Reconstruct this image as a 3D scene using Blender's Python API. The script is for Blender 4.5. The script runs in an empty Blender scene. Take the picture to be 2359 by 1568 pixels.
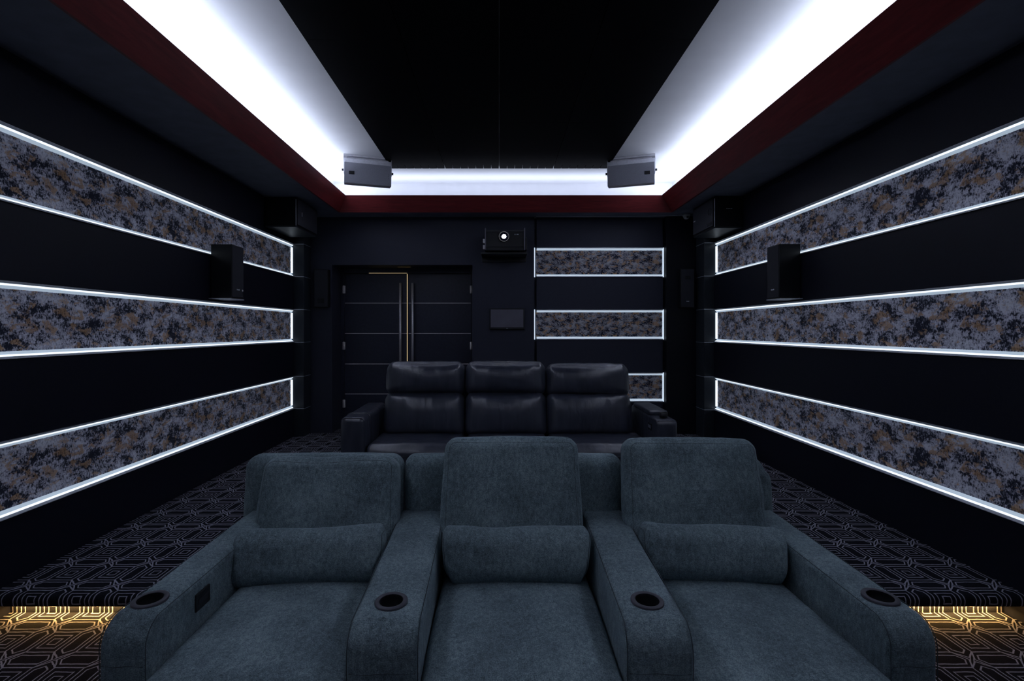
import bpy, bmesh, math, random
from mathutils import Vector, Matrix, noise
random.seed(7)
R = math.radians
S = bpy.context.scene
C = S.collection

# ------------------------------------------------------------------ camera, world, exposure, big lamps
CZ = 1.57                                   # eye height above the lower floor; the lens looks along +Y
cam = bpy.data.cameras.new('camera'); cam.lens = 17.0; cam.sensor_width = 36.0
cam.shift_x = 29.5 / 2359; cam.shift_y = -24.0 / 2359
cam.clip_start = 0.02
co = bpy.data.objects.new('camera', cam); C.objects.link(co)
co.location = (0, 0, CZ); co.rotation_euler = (R(90), 0, 0)
S.camera = co
w = bpy.data.worlds.new('world'); S.world = w; w.use_nodes = True
w.node_tree.nodes['Background'].inputs[0].default_value = (0, 0, 0, 1)
vs = S.view_settings
vs.view_transform = 'Standard'; vs.look = 'None'; vs.gamma = 1.0; vs.use_curve_mapping = False
vs.exposure = 0.0

def Z(r): return CZ + r                     # height given relative to the eye

# room (metres): left / right wall faces, rear and front
XL, XR, YB, YF = -2.72, 2.81, 6.62, -1.8
SOF, CEIL = Z(1.545), Z(1.98)               # soffit underside, white ceiling
PLAT = 0.16                                 # raised rear platform
COVE = (-2.05, 2.165, 6.27, -1.45)           # cove lamp lines: left x, right x, rear y, front y
COVE_W = 6.3                               # watts per metre
COVE_COL = (0.75, 0.825, 1.0)
def area(name, loc, rot, sx, sy, power, col, spread=180):
    l = bpy.data.lights.new(name, 'AREA'); l.shape = 'RECTANGLE'; l.size = sx; l.size_y = sy
    l.energy = power; l.color = col; l.spread = R(spread)
    o = bpy.data.objects.new(name, l); C.objects.link(o); o.location = loc; o.rotation_euler = rot
    return o
CLZ = Z(1.715)
LY = COVE[2] - COVE[3]; LX = COVE[1] - COVE[0]
area('cove_lamp', (COVE[0], (COVE[2] + COVE[3]) / 2, CLZ), (R(180), 0, 0), .03, LY, COVE_W * LY, COVE_COL, 176)
area('cove_lamp', (COVE[1], (COVE[2] + COVE[3]) / 2, CLZ), (R(180), 0, 0), .03, LY, COVE_W * LY, COVE_COL, 176)
area('cove_lamp', ((COVE[0] + COVE[1]) / 2, COVE[2], CLZ), (R(180), 0, 0), LX, .03, COVE_W * .40 * LX, COVE_COL, 176)
area('cove_lamp', ((COVE[0] + COVE[1]) / 2, COVE[3], CLZ), (R(180), 0, 0), LX, .03, COVE_W * .25 * LX, COVE_COL, 176)
# warm lamp under the nosing of the platform step
area('step_lamp', ((XL + XR) / 2, 2.676, .052), (0, 0, 0), XR - XL - .08, .010, 28.0, (1.0, .55, .15))

# ------------------------------------------------------------------ node helpers
class NT:
    def __init__(s, name):
        s.m = bpy.data.materials.new(name); s.m.use_nodes = True
        s.t = s.m.node_tree; s.n = s.t.nodes; s.l = s.t.links
        s.b = s.n['Principled BSDF']
    def put(s, sock, v):
        if hasattr(v, 'is_output'): s.l.new(v, sock)
        else: sock.default_value = v
    def M(s, op, a, b=None, c=None):
        n = s.n.new('ShaderNodeMath'); n.operation = op
        for i, v in enumerate((a, b, c)):
            if v is not None: s.put(n.inputs[i], v)
        return n.outputs[0]
    def coord(s, kind='Object'): return s.n.new('ShaderNodeTexCoord').outputs[kind]
    def mapping(s, v, scale=(1, 1, 1), loc=(0, 0, 0)):
        n = s.n.new('ShaderNodeMapping'); s.l.new(v, n.inputs[0])
        n.inputs['Scale'].default_value = scale; n.inputs['Location'].default_value = loc
        return n.outputs[0]
    def noise(s, v, scale, detail=3, rough=.5, dist=0):
        n = s.n.new('ShaderNodeTexNoise'); s.l.new(v, n.inputs['Vector'])
        n.inputs['Scale'].default_value = scale; n.inputs['Detail'].default_value = detail
        n.inputs['Roughness'].default_value = rough; n.inputs['Distortion'].default_value = dist
        return n.outputs[0]
    def ramp(s, f, stops, mode='LINEAR'):
        n = s.n.new('ShaderNodeValToRGB'); s.l.new(f, n.inputs[0]); e = n.color_ramp.elements
        n.color_ramp.interpolation = mode
        while len(e) < len(stops): e.new(.5)
        for x, (p, c) in zip(e, stops): x.position = p; x.color = (*c, 1) if len(c) == 3 else c
        return n.outputs[0]
    def mix(s, f, a, b):
        n = s.n.new('ShaderNodeMix'); n.data_type = 'RGBA'
        s.put(n.inputs[0], f)
        s.put(n.inputs[6], a if hasattr(a, 'is_output') else (*a, 1)); s.put(n.inputs[7], b if hasattr(b, 'is_output') else (*b, 1))
        return n.outputs[2]
    def bump(s, h, strength, dist=.01):
        n = s.n.new('ShaderNodeBump'); n.inputs['Strength'].default_value = strength; n.inputs['Distance'].default_value = dist
        s.l.new(h, n.inputs['Height']); s.l.new(n.outputs[0], s.b.inputs['Normal'])
    def set(s, **k):
        names = dict(color='Base Color', rough='Roughness', metal='Metallic', spec='Specular IOR Level', sheen='Sheen Weight',
                     sheen_rough='Sheen Roughness', sheen_tint='Sheen Tint', coat='Coat Weight', coat_rough='Coat Roughness', emit='Emission Color', power='Emission Strength')
        for q, v in k.items():
            sock = s.b.inputs[names[q]]
            if isinstance(v, tuple) and len(v) == 3: v = (*v, 1)
            s.put(sock, v)
        return s.m

def simple(name, col, rough=.5, metal=0, var=.12, scale=25, bump=0, **k):
    t = NT(name); n = t.noise(t.coord(), scale, 4)
    c = t.ramp(n, [(.3, tuple(x * (1 - var) for x in col)), (.7, tuple(min(1, x * (1 + var)) for x in col))])
    t.set(color=c, rough=rough, metal=metal, **k)
    if bump: t.bump(n, bump, .004)
    return t.m
def emissive(name, col, power, base=(.6, .65, .7)):
    t = NT(name); n = t.noise(t.coord(), 3, 2)
    p = t.M('MULTIPLY_ADD', n, power * .3, power * .85)
    return t.set(color=base, rough=.4, emit=col, power=p)

MT = {}
MT['black_wall'] = simple('black wall panel', (.0088, .0098, .0205), .45, bump=.05, scale=60, spec=.28)
MT['rear_wall'] = simple('matt black wall', (.031, .0335, .054), .55, bump=.08, scale=150, spec=.25)
MT['column'] = simple('black gloss column', (.020, .026, .036), .42, scale=20, spec=.4)
MT['pilaster'] = simple('black pilaster', (.007, .008, .014), .5, scale=60, spec=.2)
MT['soffit'] = simple('dark grey paint', (.135, .145, .20), .6, scale=8, spec=.3)
MT['white'] = simple('white ceiling paint', (.74, .75, .79), .7, var=.02, scale=6)
MT['ceiling_panel'] = simple('black acoustic board', (.0028, .0031, .0055), .8, scale=40, spec=.06)
MT['alu'] = simple('brushed aluminium', (.62, .64, .70), .5, metal=.6, scale=80)
MT['steel'] = simple('steel', (.60, .59, .62), .38, metal=.6, scale=90)
MT['brass'] = simple('brass inlay', (.75, .56, .26), .4, metal=1, scale=70)
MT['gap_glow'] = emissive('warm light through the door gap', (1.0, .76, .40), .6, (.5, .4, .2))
MT['inlay'] = simple('champagne metal inlay', (.88, .82, .80), .5, metal=.35, scale=70)
MT['door'] = simple('black door leaf', (.025, .028, .050), .4, scale=30, spec=.4, bump=.04)
MT['black_plastic'] = simple('black plastic', (.008, .009, .012), .45, scale=60)
MT['grille'] = simple('black speaker cloth', (.020, .021, .032), .75, scale=300, bump=.3)
MT['speaker'] = simple('black speaker cabinet', (.007, .008, .011), .4, scale=50, spec=.35)
MT['grey_cabinet'] = simple('pale grey cabinet', (.58, .59, .65), .5, scale=30)
MT['grey_front'] = simple('grey speaker front', (.25, .255, .30), .6, scale=200, bump=.1)
MT['cup_ring'] = simple('charcoal plastic ring', (.060, .058, .078), .5, scale=60)
MT['screen'] = simple('grey glass screen', (.13, .125, .16), .4, scale=5, spec=.3)
MT['white_mark'] = simple('white print', (.75, .76, .8), .5)
MT['camera_white'] = simple('white camera plastic', (.5, .5, .55), .4)
MT['led_core'] = emissive('led diffuser', (.74, .87, 1.0), 1.5)
MT['led_core_rear'] = emissive('led diffuser rear', (.70, .84, 1.0), .80)
MT['led_band'] = emissive('led reflector band', (.60, .75, .92), .50)
MT['lens'] = emissive('lit projector lens', (.86, .88, 1.0), 40.0)
MT['lens_glass'] = simple('dark lens glass', (.02, .02, .05), .08, scale=5, spec=.6)

def wood():
    t = NT('red mahogany'); v = t.coord()
    n = t.noise(t.mapping(v, (1.2, 1.2, 14)), 3.0, 6, .6, .6)
    t.set(color=t.ramp(n, [(.25, (.085, .0095, .011)), (.55, (.145, .0165, .019)), (.8, (.20, .029, .030))]), rough=.38, spec=.35)
    t.bump(n, .05, .003); return t.m
MT['wood'] = wood()

def abstract_fabric(along, gain=1.0, fine_k=1.0):                  # distressed print: lavender grey, navy and ochre
    t = NT('distressed print fabric'); v = t.coord()
    G = lambda r, g, b: (r * gain, g * gain, b * gain * (1 if gain == 1 else .97))
    st = (1, .8, 1.15) if along == 'y' else (.8 * fine_k, fine_k, 1.15 * fine_k)
    p = t.mapping(v, st)
    big = t.noise(p, 9, 3, .55, .3); mid = t.noise(p, 42, 5, .7, .3); fine = t.noise(t.mapping(v, (150, 150, 70)), 1.0, 3, .7)
    s = t.M('ADD', t.M('MULTIPLY', big, .50), t.M('ADD', t.M('MULTIPLY', mid, .50), t.M('MULTIPLY', fine, .46)))
    base = t.ramp(s, [(.658, (.016, .020, .042)), (.697, (.08, .085, .12)), (.726, G(.40, .39, .48)), (.765, G(.62, .61, .72)), (.83, G(.86, .86, .95))])
    o1 = t.noise(t.mapping(v, st, (7, 3, 5)), 13, 3, .6, .5)
    om = t.ramp(t.M('ADD', t.M('MULTIPLY', o1, .8), t.M('MULTIPLY', mid, .2)), [(.53, (0, 0, 0)), (.585, (1, 1, 1))])
    f2 = t.ramp(fine, [(.3, (0, 0, 0)), (.5, (1, 1, 1))])
    och = t.mix(mid, (.36, .185, .085), (.80, .50, .28))
    t.set(color=t.mix(t.M('MULTIPLY', om, t.M('MULTIPLY', f2, .85)), base, och), rough=.85, spec=.15, sheen=.15)
    t.bump(fine, .25, .002); return t.m
MT['print_side'] = abstract_fabric('y'); MT['print_rear'] = abstract_fabric('x', .66, 1.5)

def chenille():
    t = NT('teal grey chenille'); v = t.coord()
    weave = t.noise(t.mapping(v, (260, 260, 340)), 1.0, 2, .6); slub = t.noise(t.mapping(v, (75, 60, 38)), 1.0, 5, .7); patch = t.noise(v, 5, 3)
    s = t.M('ADD', t.M('MULTIPLY', weave, .42), t.M('ADD', t.M('MULTIPLY', slub, .34), t.M('MULTIPLY', patch, .24)))
    t.set(color=t.ramp(s, [(.37, (.066, .090, .105)), (.5, (.165, .222, .248)), (.63, (.330, .424, .455))]), rough=.9, spec=.1, sheen=.3, sheen_rough=.45, sheen_tint=(.55, .68, .8))
    crease = t.noise(t.mapping(v, (7, 22, 19)), 1.0, 4, .55, .8)
    t.bump(t.M('ADD', t.M('MULTIPLY', weave, .5), t.M('ADD', t.M('MULTIPLY', slub, .4), t.M('MULTIPLY', crease, 2.6))), .5, .006); return t.m
MT['chenille'] = chenille()
MT['thread'] = simple('dark teal thread', (.050, .068, .080), .8, scale=200)

def leather():
    t = NT('black leather'); v = t.coord()
    g = t.noise(v, 220, 3, .6); wr = t.noise(t.mapping(v, (16, 16, 3.5)), 1.0, 3, .55, .3)
    t.set(color=t.ramp(wr, [(.3, (.028, .031, .050)), (.7, (.054, .060, .088))]), rough=.29, spec=.8)
    t.bump(t.M('ADD', t.M('MULTIPLY', g, .12), t.M('MULTIPLY', wr, 1.0)), .35, .012); return t.m
MT['leather'] = leather()
MT['leather_seam'] = simple('leather piping', (.008, .008, .012), .35, scale=100)

def carpet():
    t = NT('geometric carpet'); v = t.coord('Object')
    wob = t.noise(v, 18, 2)
    sp = t.n.new('ShaderNodeSeparateXYZ'); t.l.new(v, sp.inputs[0]); X, Y, H = sp.outputs
    wv = t.M('MULTIPLY', t.M('SUBTRACT', wob, .5), .030)
    u = t.M('ADD', t.M('DIVIDE', t.M('SUBTRACT', X, -2.261 + .02), .243), wv)
    q = t.M('ADD', t.M('DIVIDE', t.M('SUBTRACT', t.M('ADD', Y, H), 2.676 + PLAT), .2655), wv)
    def cell(x, off): return t.M('ABSOLUTE', t.M('SUBTRACT', t.M('FRACT', t.M('ADD', x, .5 + off)), .5))
    u0, u5, v0, v5 = cell(u, 0), cell(u, .5), cell(q, 0), cell(q, .5)
    def line(d, wd): return t.M('LESS_THAN', t.M('ABSOLUTE', d), wd)
    W = .0125
    def hexa(a, b, hb, ha, wd=W):            # elongated along a, pointed ends
        return line(t.M('MAXIMUM', t.M('SUBTRACT', b, hb), t.M('MULTIPLY', t.M('SUBTRACT', t.M('ADD', a, t.M('MULTIPLY', b, .75)), ha), .8)), wd)
    def sq(a, b, h, wd=W * .9): return line(t.M('SUBTRACT', t.M('MAXIMUM', a, b), h), wd)
    parts = [hexa(u0, v0, .115, .36), hexa(u0, v0, .205, .445), hexa(v5, u5, .125, .33), hexa(v5, u5, .215, .45), sq(u0, v5, .085), sq(u0, v5, .185)]
    # short strands weaving through the crossings
    su, sv = t.M('SUBTRACT', t.M('FRACT', u), .5), t.M('SUBTRACT', t.M('FRACT', t.M('ADD', q, .5)), .5)
    near = t.M('LESS_THAN', t.M('ADD', t.M('ABSOLUTE', su), t.M('ABSOLUTE', sv)), .235)
    parts.append(t.M('MULTIPLY', near, line(t.M('SUBTRACT', t.M('ABSOLUTE', t.M('SUBTRACT', su, sv)), .035), W)))
    parts.append(t.M('MULTIPLY', t.M('MULTIPLY', near, t.M('GREATER_THAN', t.M('ABSOLUTE', t.M('SUBTRACT', su, sv)), .06)), line(t.M('SUBTRACT', t.M('ABSOLUTE', t.M('ADD', su, sv)), .04), W)))
    m = parts[0]
    for x in parts[1:]: m = t.M('MAXIMUM', m, x)
    tuft = t.noise(t.mapping(v, (300, 300, 300)), 1.0, 2)
    m = t.M('MULTIPLY', m, t.M('MULTIPLY_ADD', tuft, .9, .35))
    dark = t.ramp(tuft, [(.3, (.007, .0075, .012)), (.7, (.020, .021, .030))])
    t.set(color=t.mix(m, dark, (.52, .50, .60)), rough=.95, spec=.05)
    t.bump(t.M('ADD', tuft, t.M('MULTIPLY', m, .8)), .5, .006); return t.m
MT['carpet'] = carpet()

# ------------------------------------------------------------------ object helpers
def link(name, me, parent=None, loc=None):
    o = bpy.data.objects.new(name, me); C.objects.link(o)
    if parent: o.parent = parent
    if loc is not None: o.location = loc
    return o
def tag(o, label=None, cat=None, group=None, kind=None):
    if label: o['label'] = label
    if cat: o['category'] = cat
    if group: o['group'] = group
    if kind: o['kind'] = kind
    return o
def thing(name, label, cat, loc=(0, 0, 0), rot=(0, 0, 0), group=None):
    o = bpy.data.objects.new(name, None); C.objects.link(o); o.location = loc; o.rotation_euler = rot
    o.empty_display_size = .05
    return tag(o, label, cat, group)
def finish(bm, name, mats, parent=None, smooth=False, loc=None, world=True):
    """link a bmesh as one object; world=True means its coordinates are the room's and are moved into the parent's frame"""
    if loc is not None: bmesh.ops.translate(bm, verts=bm.verts, vec=-Vector(loc))
    elif parent is not None and world:
        p = parent; off = Vector((0, 0, 0))
        while p: off += p.location; p = p.parent
        bmesh.ops.translate(bm, verts=bm.verts, vec=-off)
    me = bpy.data.meshes.new(name); bm.normal_update(); bm.to_mesh(me); bm.free()
    for m in (mats if isinstance(mats, (list, tuple)) else [mats]): me.materials.append(MT[m])
    if smooth:
        for p in me.polygons: p.use_smooth = True
    return link(name, me, parent, loc)
def box(bm, a, b, bev=0, segs=2, mat=0):
    a, b = Vector(a), Vector(b); c = (a + b) / 2; s = b - a
    r = bmesh.ops.create_cube(bm, size=1, matrix=Matrix.Translation(c) @ Matrix.Diagonal((abs(s.x), abs(s.y), abs(s.z), 1)))
    fs = set(f for v in r['verts'] for f in v.link_faces)
    for f in fs: f.material_index = mat
    if bev:
        es = list(set(e for v in r['verts'] for e in v.link_edges))
        q = bmesh.ops.bevel(bm, geom=es, offset=bev, segments=segs, affect='EDGES', profile=.5)
        for f in q['faces']: f.material_index = mat
def boxes(*bs, bev=0, segs=2):
    bm = bmesh.new()
    for b in bs: box(bm, b[0], b[1], b[2] if len(b) > 2 else bev, segs)
    return bm
def cyl(bm, p, q, r, r2=None, seg=24, mat=0, caps=True):
    p, q = Vector(p), Vector(q); d = q - p
    m = Matrix.Translation((p + q) / 2) @ d.to_track_quat('Z', 'Y').to_matrix().to_4x4()
    g = bmesh.ops.create_cone(bm, cap_ends=caps, segments=seg, radius1=r, radius2=r if r2 is None else r2, depth=d.length, matrix=m)
    for f in set(f for v in g['verts'] for f in v.link_faces):
        f.material_index = mat; f.smooth = len(f.verts) == 4
def tube(bm, pts, r, seg=6, closed=False):
    n = len(pts); pts = [Vector(p) for p in pts]; rings = []
    up = None
    for i in range(n):
        a = pts[(i - 1) % n] if closed or i else pts[0]; b = pts[(i + 1) % n] if closed or i < n - 1 else pts[-1]
        t = (b - a); t = t.normalized() if t.length > 1e-9 else Vector((0, 0, 1))
        if up is None: up = t.orthogonal().normalized()
        up = (up - t * up.dot(t)); up = up.normalized() if up.length > 1e-6 else t.orthogonal().normalized()
        s = t.cross(up)
        rings.append([bm.verts.new(pts[i] + (up * math.cos(2 * math.pi * k / seg) + s * math.sin(2 * math.pi * k / seg)) * r) for k in range(seg)])
    for i in range(n if closed else n - 1):
        A, B = rings[i], rings[(i + 1) % n]
        for k in range(seg):
            f = bm.faces.new((A[k], A[(k + 1) % seg], B[(k + 1) % seg], B[k])); f.smooth = True
    if not closed:
        bm.faces.new(rings[0][::-1]); bm.faces.new(rings[-1])
def lathe(bm, prof, center, seg=40, mat=0, axis='z', caps=True):
    c = Vector(center); rings = []
    for r, h in prof:
        ring = []
        for k in range(seg):
            a = 2 * math.pi * k / seg; x, y = r * math.cos(a), r * math.sin(a)
            ring.append(bm.verts.new(c + (Vector((x, y, h)) if axis == 'z' else Vector((x, h, -y)))))
        rings.append(ring)
    for A, B in zip(rings, rings[1:]):
        for k in range(seg):
            f = bm.faces.new((A[k], A[(k + 1) % seg], B[(k + 1) % seg], B[k])); f.smooth = True; f.material_index = mat
    for ring, fl in ((rings[0], True), (rings[-1], False)) if caps else ():
        if prof[0 if fl else -1][0] > 1e-6:
            f = bm.faces.new(ring[::-1] if fl else ring); f.material_index = mat

class Puff:
    """soft upholstered block: rounded box, bulged faces, optional wrinkles and a free deformation"""
    def __init__(s, size, r, bulge=(0, 0, 0), wrinkle=0, seed=0, deform=None, wscale=(9, 9, 9)):
        s.h = Vector(size) / 2; s.r = r if isinstance(r, (tuple, list)) else (r, r, r); s.b = bulge; s.w = wrinkle; s.seed = seed; s.d = deform; s.ws = wscale
    def __call__(s, p):
        h, r = s.h, s.r
        inn = Vector([max(-(h[i] - r[i]), min(h[i] - r[i], p[i])) for i in range(3)])
        o = Vector([(p[i] - inn[i]) / max(r[i], 1e-6) for i in range(3)])
        if o.length > 1e-9: o = o.normalized()
        q = inn + Vector([o[i] * r[i] for i in range(3)])
        u = [max(-1, min(1, p[i] / h[i])) for i in range(3)]
        f = [(1 - abs(x) ** 2.5) for x in u]
        q.x += s.b[0] * u[0] * abs(u[0]) * f[1] * f[2]; q.y += s.b[1] * u[1] * abs(u[1]) * f[0] * f[2]; q.z += s.b[2] * u[2] * abs(u[2]) * f[0] * f[1]
        if s.w:
            n = noise.noise(Vector((q.x * s.ws[0] + s.seed * 7.3, q.y * s.ws[1] + s.seed * 3.1, q.z * s.ws[2] - s.seed * 5.7)))
            n2 = noise.noise(Vector((q.x * s.ws[0] * 2.7 + s.seed, q.y * s.ws[1] * 2.7, q.z * s.ws[2] * 2.7 + 4)))
            q += o * (n + .45 * n2) * s.w if o.length > 0 else Vector((0, 0, 0))
        return s.d(q, u) if s.d else q
    def mesh(s, bm, M=Matrix.Identity(4), mid=14, edge=4, mat=0):
        ax = []
        for i in range(3):
            h, r = s.h[i], min(s.r[i], s.h[i]); e = [math.tan(math.pi / 4 * k / edge) for k in range(edge + 1)]
            L = [-h + r - r * x for x in e[::-1]]
            n = max(2, int(mid * (h - r) / max(s.h)) + 2)
            L += [-(h - r) + 2 * (h - r) * k / n for k in range(1, n)] if h > r + 1e-6 else []
            L += [h - r + r * x for x in e]
            out = []
            for x in L:
                if not out or abs(x - out[-1]) > 1e-7: out.append(x)
            ax.append(out)
        vd = {}
        def V(i, j, k):
            key = (i, j, k)
            if key not in vd: vd[key] = bm.verts.new(M @ s(Vector((ax[0][i], ax[1][j], ax[2][k]))))
            return vd[key]
        nx, ny, nz = (len(a) - 1 for a in ax)
        def quad(*ks):
            f = bm.faces.new([V(*k) for k in ks]); f.smooth = True; f.material_index = mat
        for i in range(nx):
            for j in range(ny):
                quad((i, j, 0), (i, j + 1, 0), (i + 1, j + 1, 0), (i + 1, j, 0)); quad((i, j, nz), (i + 1, j, nz), (i + 1, j + 1, nz), (i, j + 1, nz))
        for i in range(nx):
            for k in range(nz):
                quad((i, 0, k), (i + 1, 0, k), (i + 1, 0, k + 1), (i, 0, k + 1)); quad((i, ny, k), (i, ny, k + 1), (i + 1, ny, k + 1), (i + 1, ny, k))
        for j in range(ny):
            for k in range(nz):
                quad((0, j, k), (0, j, k + 1), (0, j + 1, k + 1), (0, j + 1, k)); quad((nx, j, k), (nx, j + 1, k), (nx, j + 1, k + 1), (nx, j, k + 1))
    def seam(s, face, inset, M=Matrix.Identity(4), n=26, lift=.001):
        """a closed loop of points running round one face ('-y' or '+z'), inset from its edge"""
        h = s.h; a, b, c, sg = {'-y': (0, 2, 1, -1), '+z': (0, 1, 2, 1), '+x': (1, 2, 0, 1), '-x': (1, 2, 0, -1)}[face]
        A, B = h[a] - inset, h[b] - inset; rr = min(A, B) * .15; loop = []
        for (sx, sy, a0) in ((1, 1, 0), (-1, 1, 90), (-1, -1, 180), (1, -1, 270)):
            for k in range(7):
                t = R(a0 + 15 * k); loop.append((sx * (A - rr) + rr * math.cos(t), sy * (B - rr) + rr * math.sin(t)))
        dense = []
        for i, p in enumerate(loop):
            q = loop[(i + 1) % len(loop)]; L = math.hypot(q[0] - p[0], q[1] - p[1]); k = max(1, int(L / .03))
            dense += [(p[0] + (q[0] - p[0]) * j / k, p[1] + (q[1] - p[1]) * j / k) for j in range(k)]
        out = []
        for x, y in dense:
            v = [0, 0, 0]; v[a] = x; v[b] = y; v[c] = sg * h[c]; e = Vector((0, 0, 0)); e[c] = sg * lift
            out.append(M @ (s(Vector(v)) + e))
        return out

def round_poly(pts, seg=6):
    """2-D polygon with a radius per corner -> list of points"""
    out = []; n = len(pts)
    for i in range(n):
        x, y, r = pts[i]; p = Vector((x, y)); a = Vector(pts[i - 1][:2]) - p; b = Vector(pts[(i + 1) % n][:2]) - p
        if r <= 0: out.append(p); continue
        a.normalize(); b.normalize(); ang = a.angle(b); d = r / math.tan(ang / 2)
        c = p + (a + b).normalized() * (r / math.sin(ang / 2))
        s, e = p + a * d - c, p + b * d - c
        a0 = math.atan2(s.y, s.x); da = math.atan2(e.y, e.x) - a0
        while da > math.pi: da -= 2 * math.pi
        while da < -math.pi: da += 2 * math.pi
        out += [c + r * Vector((math.cos(a0 + da * k / seg), math.sin(a0 + da * k / seg))) for k in range(seg + 1)]
    return out
def slab(bm, prof, w, r, M, steps=5, mat=0, smooth=True, sub=8):
    """profile in (y,z) extruded along x by w, with rounded rims of radius r; M places it"""
    n = len(prof)
    area2 = sum(prof[i].x * prof[(i + 1) % n].y - prof[(i + 1) % n].x * prof[i].y for i in range(n))
    sg = 1 if area2 > 0 else -1
    nrm = []
    for i in range(n):
        t = (prof[(i + 1) % n] - prof[i - 1]).normalized(); nrm.append(Vector((t.y, -t.x)) * sg)
    secs = []
    for k in range(steps + 1):
        a = math.pi / 2 * k / steps; secs.append((-w / 2 + r - r * math.cos(a), r - r * math.sin(a)))
    for k in range(1, sub): secs.append((-w / 2 + r + (w - 2 * r) * k / sub, 0))
    secs += [(-x, ins) for x, ins in secs[:steps + 1][::-1]]
    rings = [[bm.verts.new(M @ Vector((x, prof[i].x - nrm[i].x * ins, prof[i].y - nrm[i].y * ins))) for i in range(n)] for x, ins in secs]
    for A, B in zip(rings, rings[1:]):
        for i in range(n):
            q = (A[i], A[(i + 1) % n], B[(i + 1) % n], B[i])
            f = bm.faces.new(q if sg < 0 else q[::-1]); f.smooth = smooth; f.material_index = mat
    for ring, fl in ((rings[0], sg > 0), (rings[-1], sg < 0)):
        f = bm.faces.new(ring[::-1] if fl else ring); f.material_index = mat
    bmesh.ops.recalc_face_normals(bm, faces=bm.faces)

def struct(name, bm, mats, label, parent=None):
    o = finish(bm, name, mats, parent)
    if not parent: tag(o, label, kind='structure')
    return o

# ------------------------------------------------------------------ the room shell
bm = bmesh.new()
prof = round_poly([(YF, 0, 0), (2.69, 0, 0), (2.69, .126, 0), (2.605, .126, 0), (2.600, .098, .004), (2.565, .098, .018), (2.555, PLAT, .026), (7.4, PLAT, 0), (7.4, -.1, 0), (YF, -.1, 0)], 5)
slab(bm, prof, XR - XL + .12, 0.0005, Matrix.Translation(((XL + XR) / 2, 0, 0)), steps=1, smooth=False, sub=1)
struct('floor', bm, 'carpet', 'dark patterned carpet floor stepping up to a raised platform')

OPEN = [(-1.04, -.61), (-.16, .272), (.705, 1.137)]       # side walls: lower, middle, upper recessed bands
OPENR = [(-.986, -.586), (-.13, .283), (.73, 1.137)]      # rear bay
REC = .03
ENDY = 6.40                                                # side panels stop at the corner columns
for side, X, s in (('left', XL, 1), ('right', XR, -1)):
    b = [((X - s * .24, YF - .2, -.1), (X - s * .046, 7.4, CEIL + .2))]
    zs = [-CZ - .1] + [z for o in OPEN for z in o] + [1.99]
    for z0, z1 in zip(zs[0::2], zs[1::2]): b.append(((X - s * .046, YF, Z(z0)), (X, 7.2, Z(z1)), .004))
    struct('wall_' + side, boxes(*b, segs=1), 'black_wall', 'black panelled wall on the %s with three recessed fabric bands' % side)
bm = boxes(((XL - .05, YF - .2, -.1), (XR + .05, YF, CEIL + .2)))
struct('wall_front', bm, 'black_wall', 'black wall behind the viewer')

# rear wall: flat part round the door recess, recessed bay with bands on the right, right pilaster
DX0, DX1, DTOP, DY = -2.288, -.368, Z(.891), 7.0
BX0, BX1 = .478, 2.272
b = [((XL - .05, YB, PLAT - .1), (DX0, 7.2, SOF + .1)), ((DX1, YB, PLAT - .1), (BX0, 7.2, SOF + .1)), ((DX0, YB, DTOP), (DX1, 7.2, SOF + .1)),
     ((BX0, 6.70, PLAT - .1), (BX1, 7.2, SOF + .1)), ((BX1 + .01, 6.60, PLAT - .1), (XR + .05, 7.2, SOF + .1)),
     ((XL - .1, 7.16, PLAT - .1), (XR + .1, 7.4, CEIL + .2))]
zs = [PLAT - CZ] + [z for o in OPENR for z in o] + [1.545]
for z0, z1 in zip(zs[0::2], zs[1::2]): b.append(((BX0 + .035, 6.655, Z(z0)), (BX1 - .02, 6.71, Z(z1)), .003))
struct('wall_rear', boxes(*b, segs=1), 'rear_wall', 'black rear wall with a double door and a banded bay')

struct('trim_9', boxes(((BX1, 6.57, PLAT - .02), (2.70, 6.75, SOF + .02), .003), segs=1), 'pilaster', 'black pilaster right of the rear bay')
# corner columns with thin metal inlays
for n, x0, x1, yf, s in ((1, XL - .02, -2.585, 6.40, 1), (2, 2.675, XR + .02, 6.31, -1)):
    o = struct('trim_%d' % n, boxes(((x0, yf, PLAT - .02), (x1, YB + .02, SOF + .02), .003), segs=1), 'column', 'black corner column on the %s with thin metal lines' % ('left' if n == 1 else 'right'))
    for z in [z for op in OPEN for z in op]:
        e = .0025; bm = bmesh.new()
        box(bm, (x0 + (.04 if s < 0 else .02), yf - e, Z(z) - .004), (x1 + (e if s > 0 else -.0), yf + .004, Z(z) + .004)) if s > 0 else box(bm, (x0 - e, yf - e, Z(z) - .004), (x1 - .02, yf + .004, Z(z) + .004))
        ix = x1 if s > 0 else x0
        box(bm, (ix - e, yf, Z(z) - .004), (ix + e, YB, Z(z) + .004))
        finish(bm, 'inlay', 'alu', o)

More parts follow.
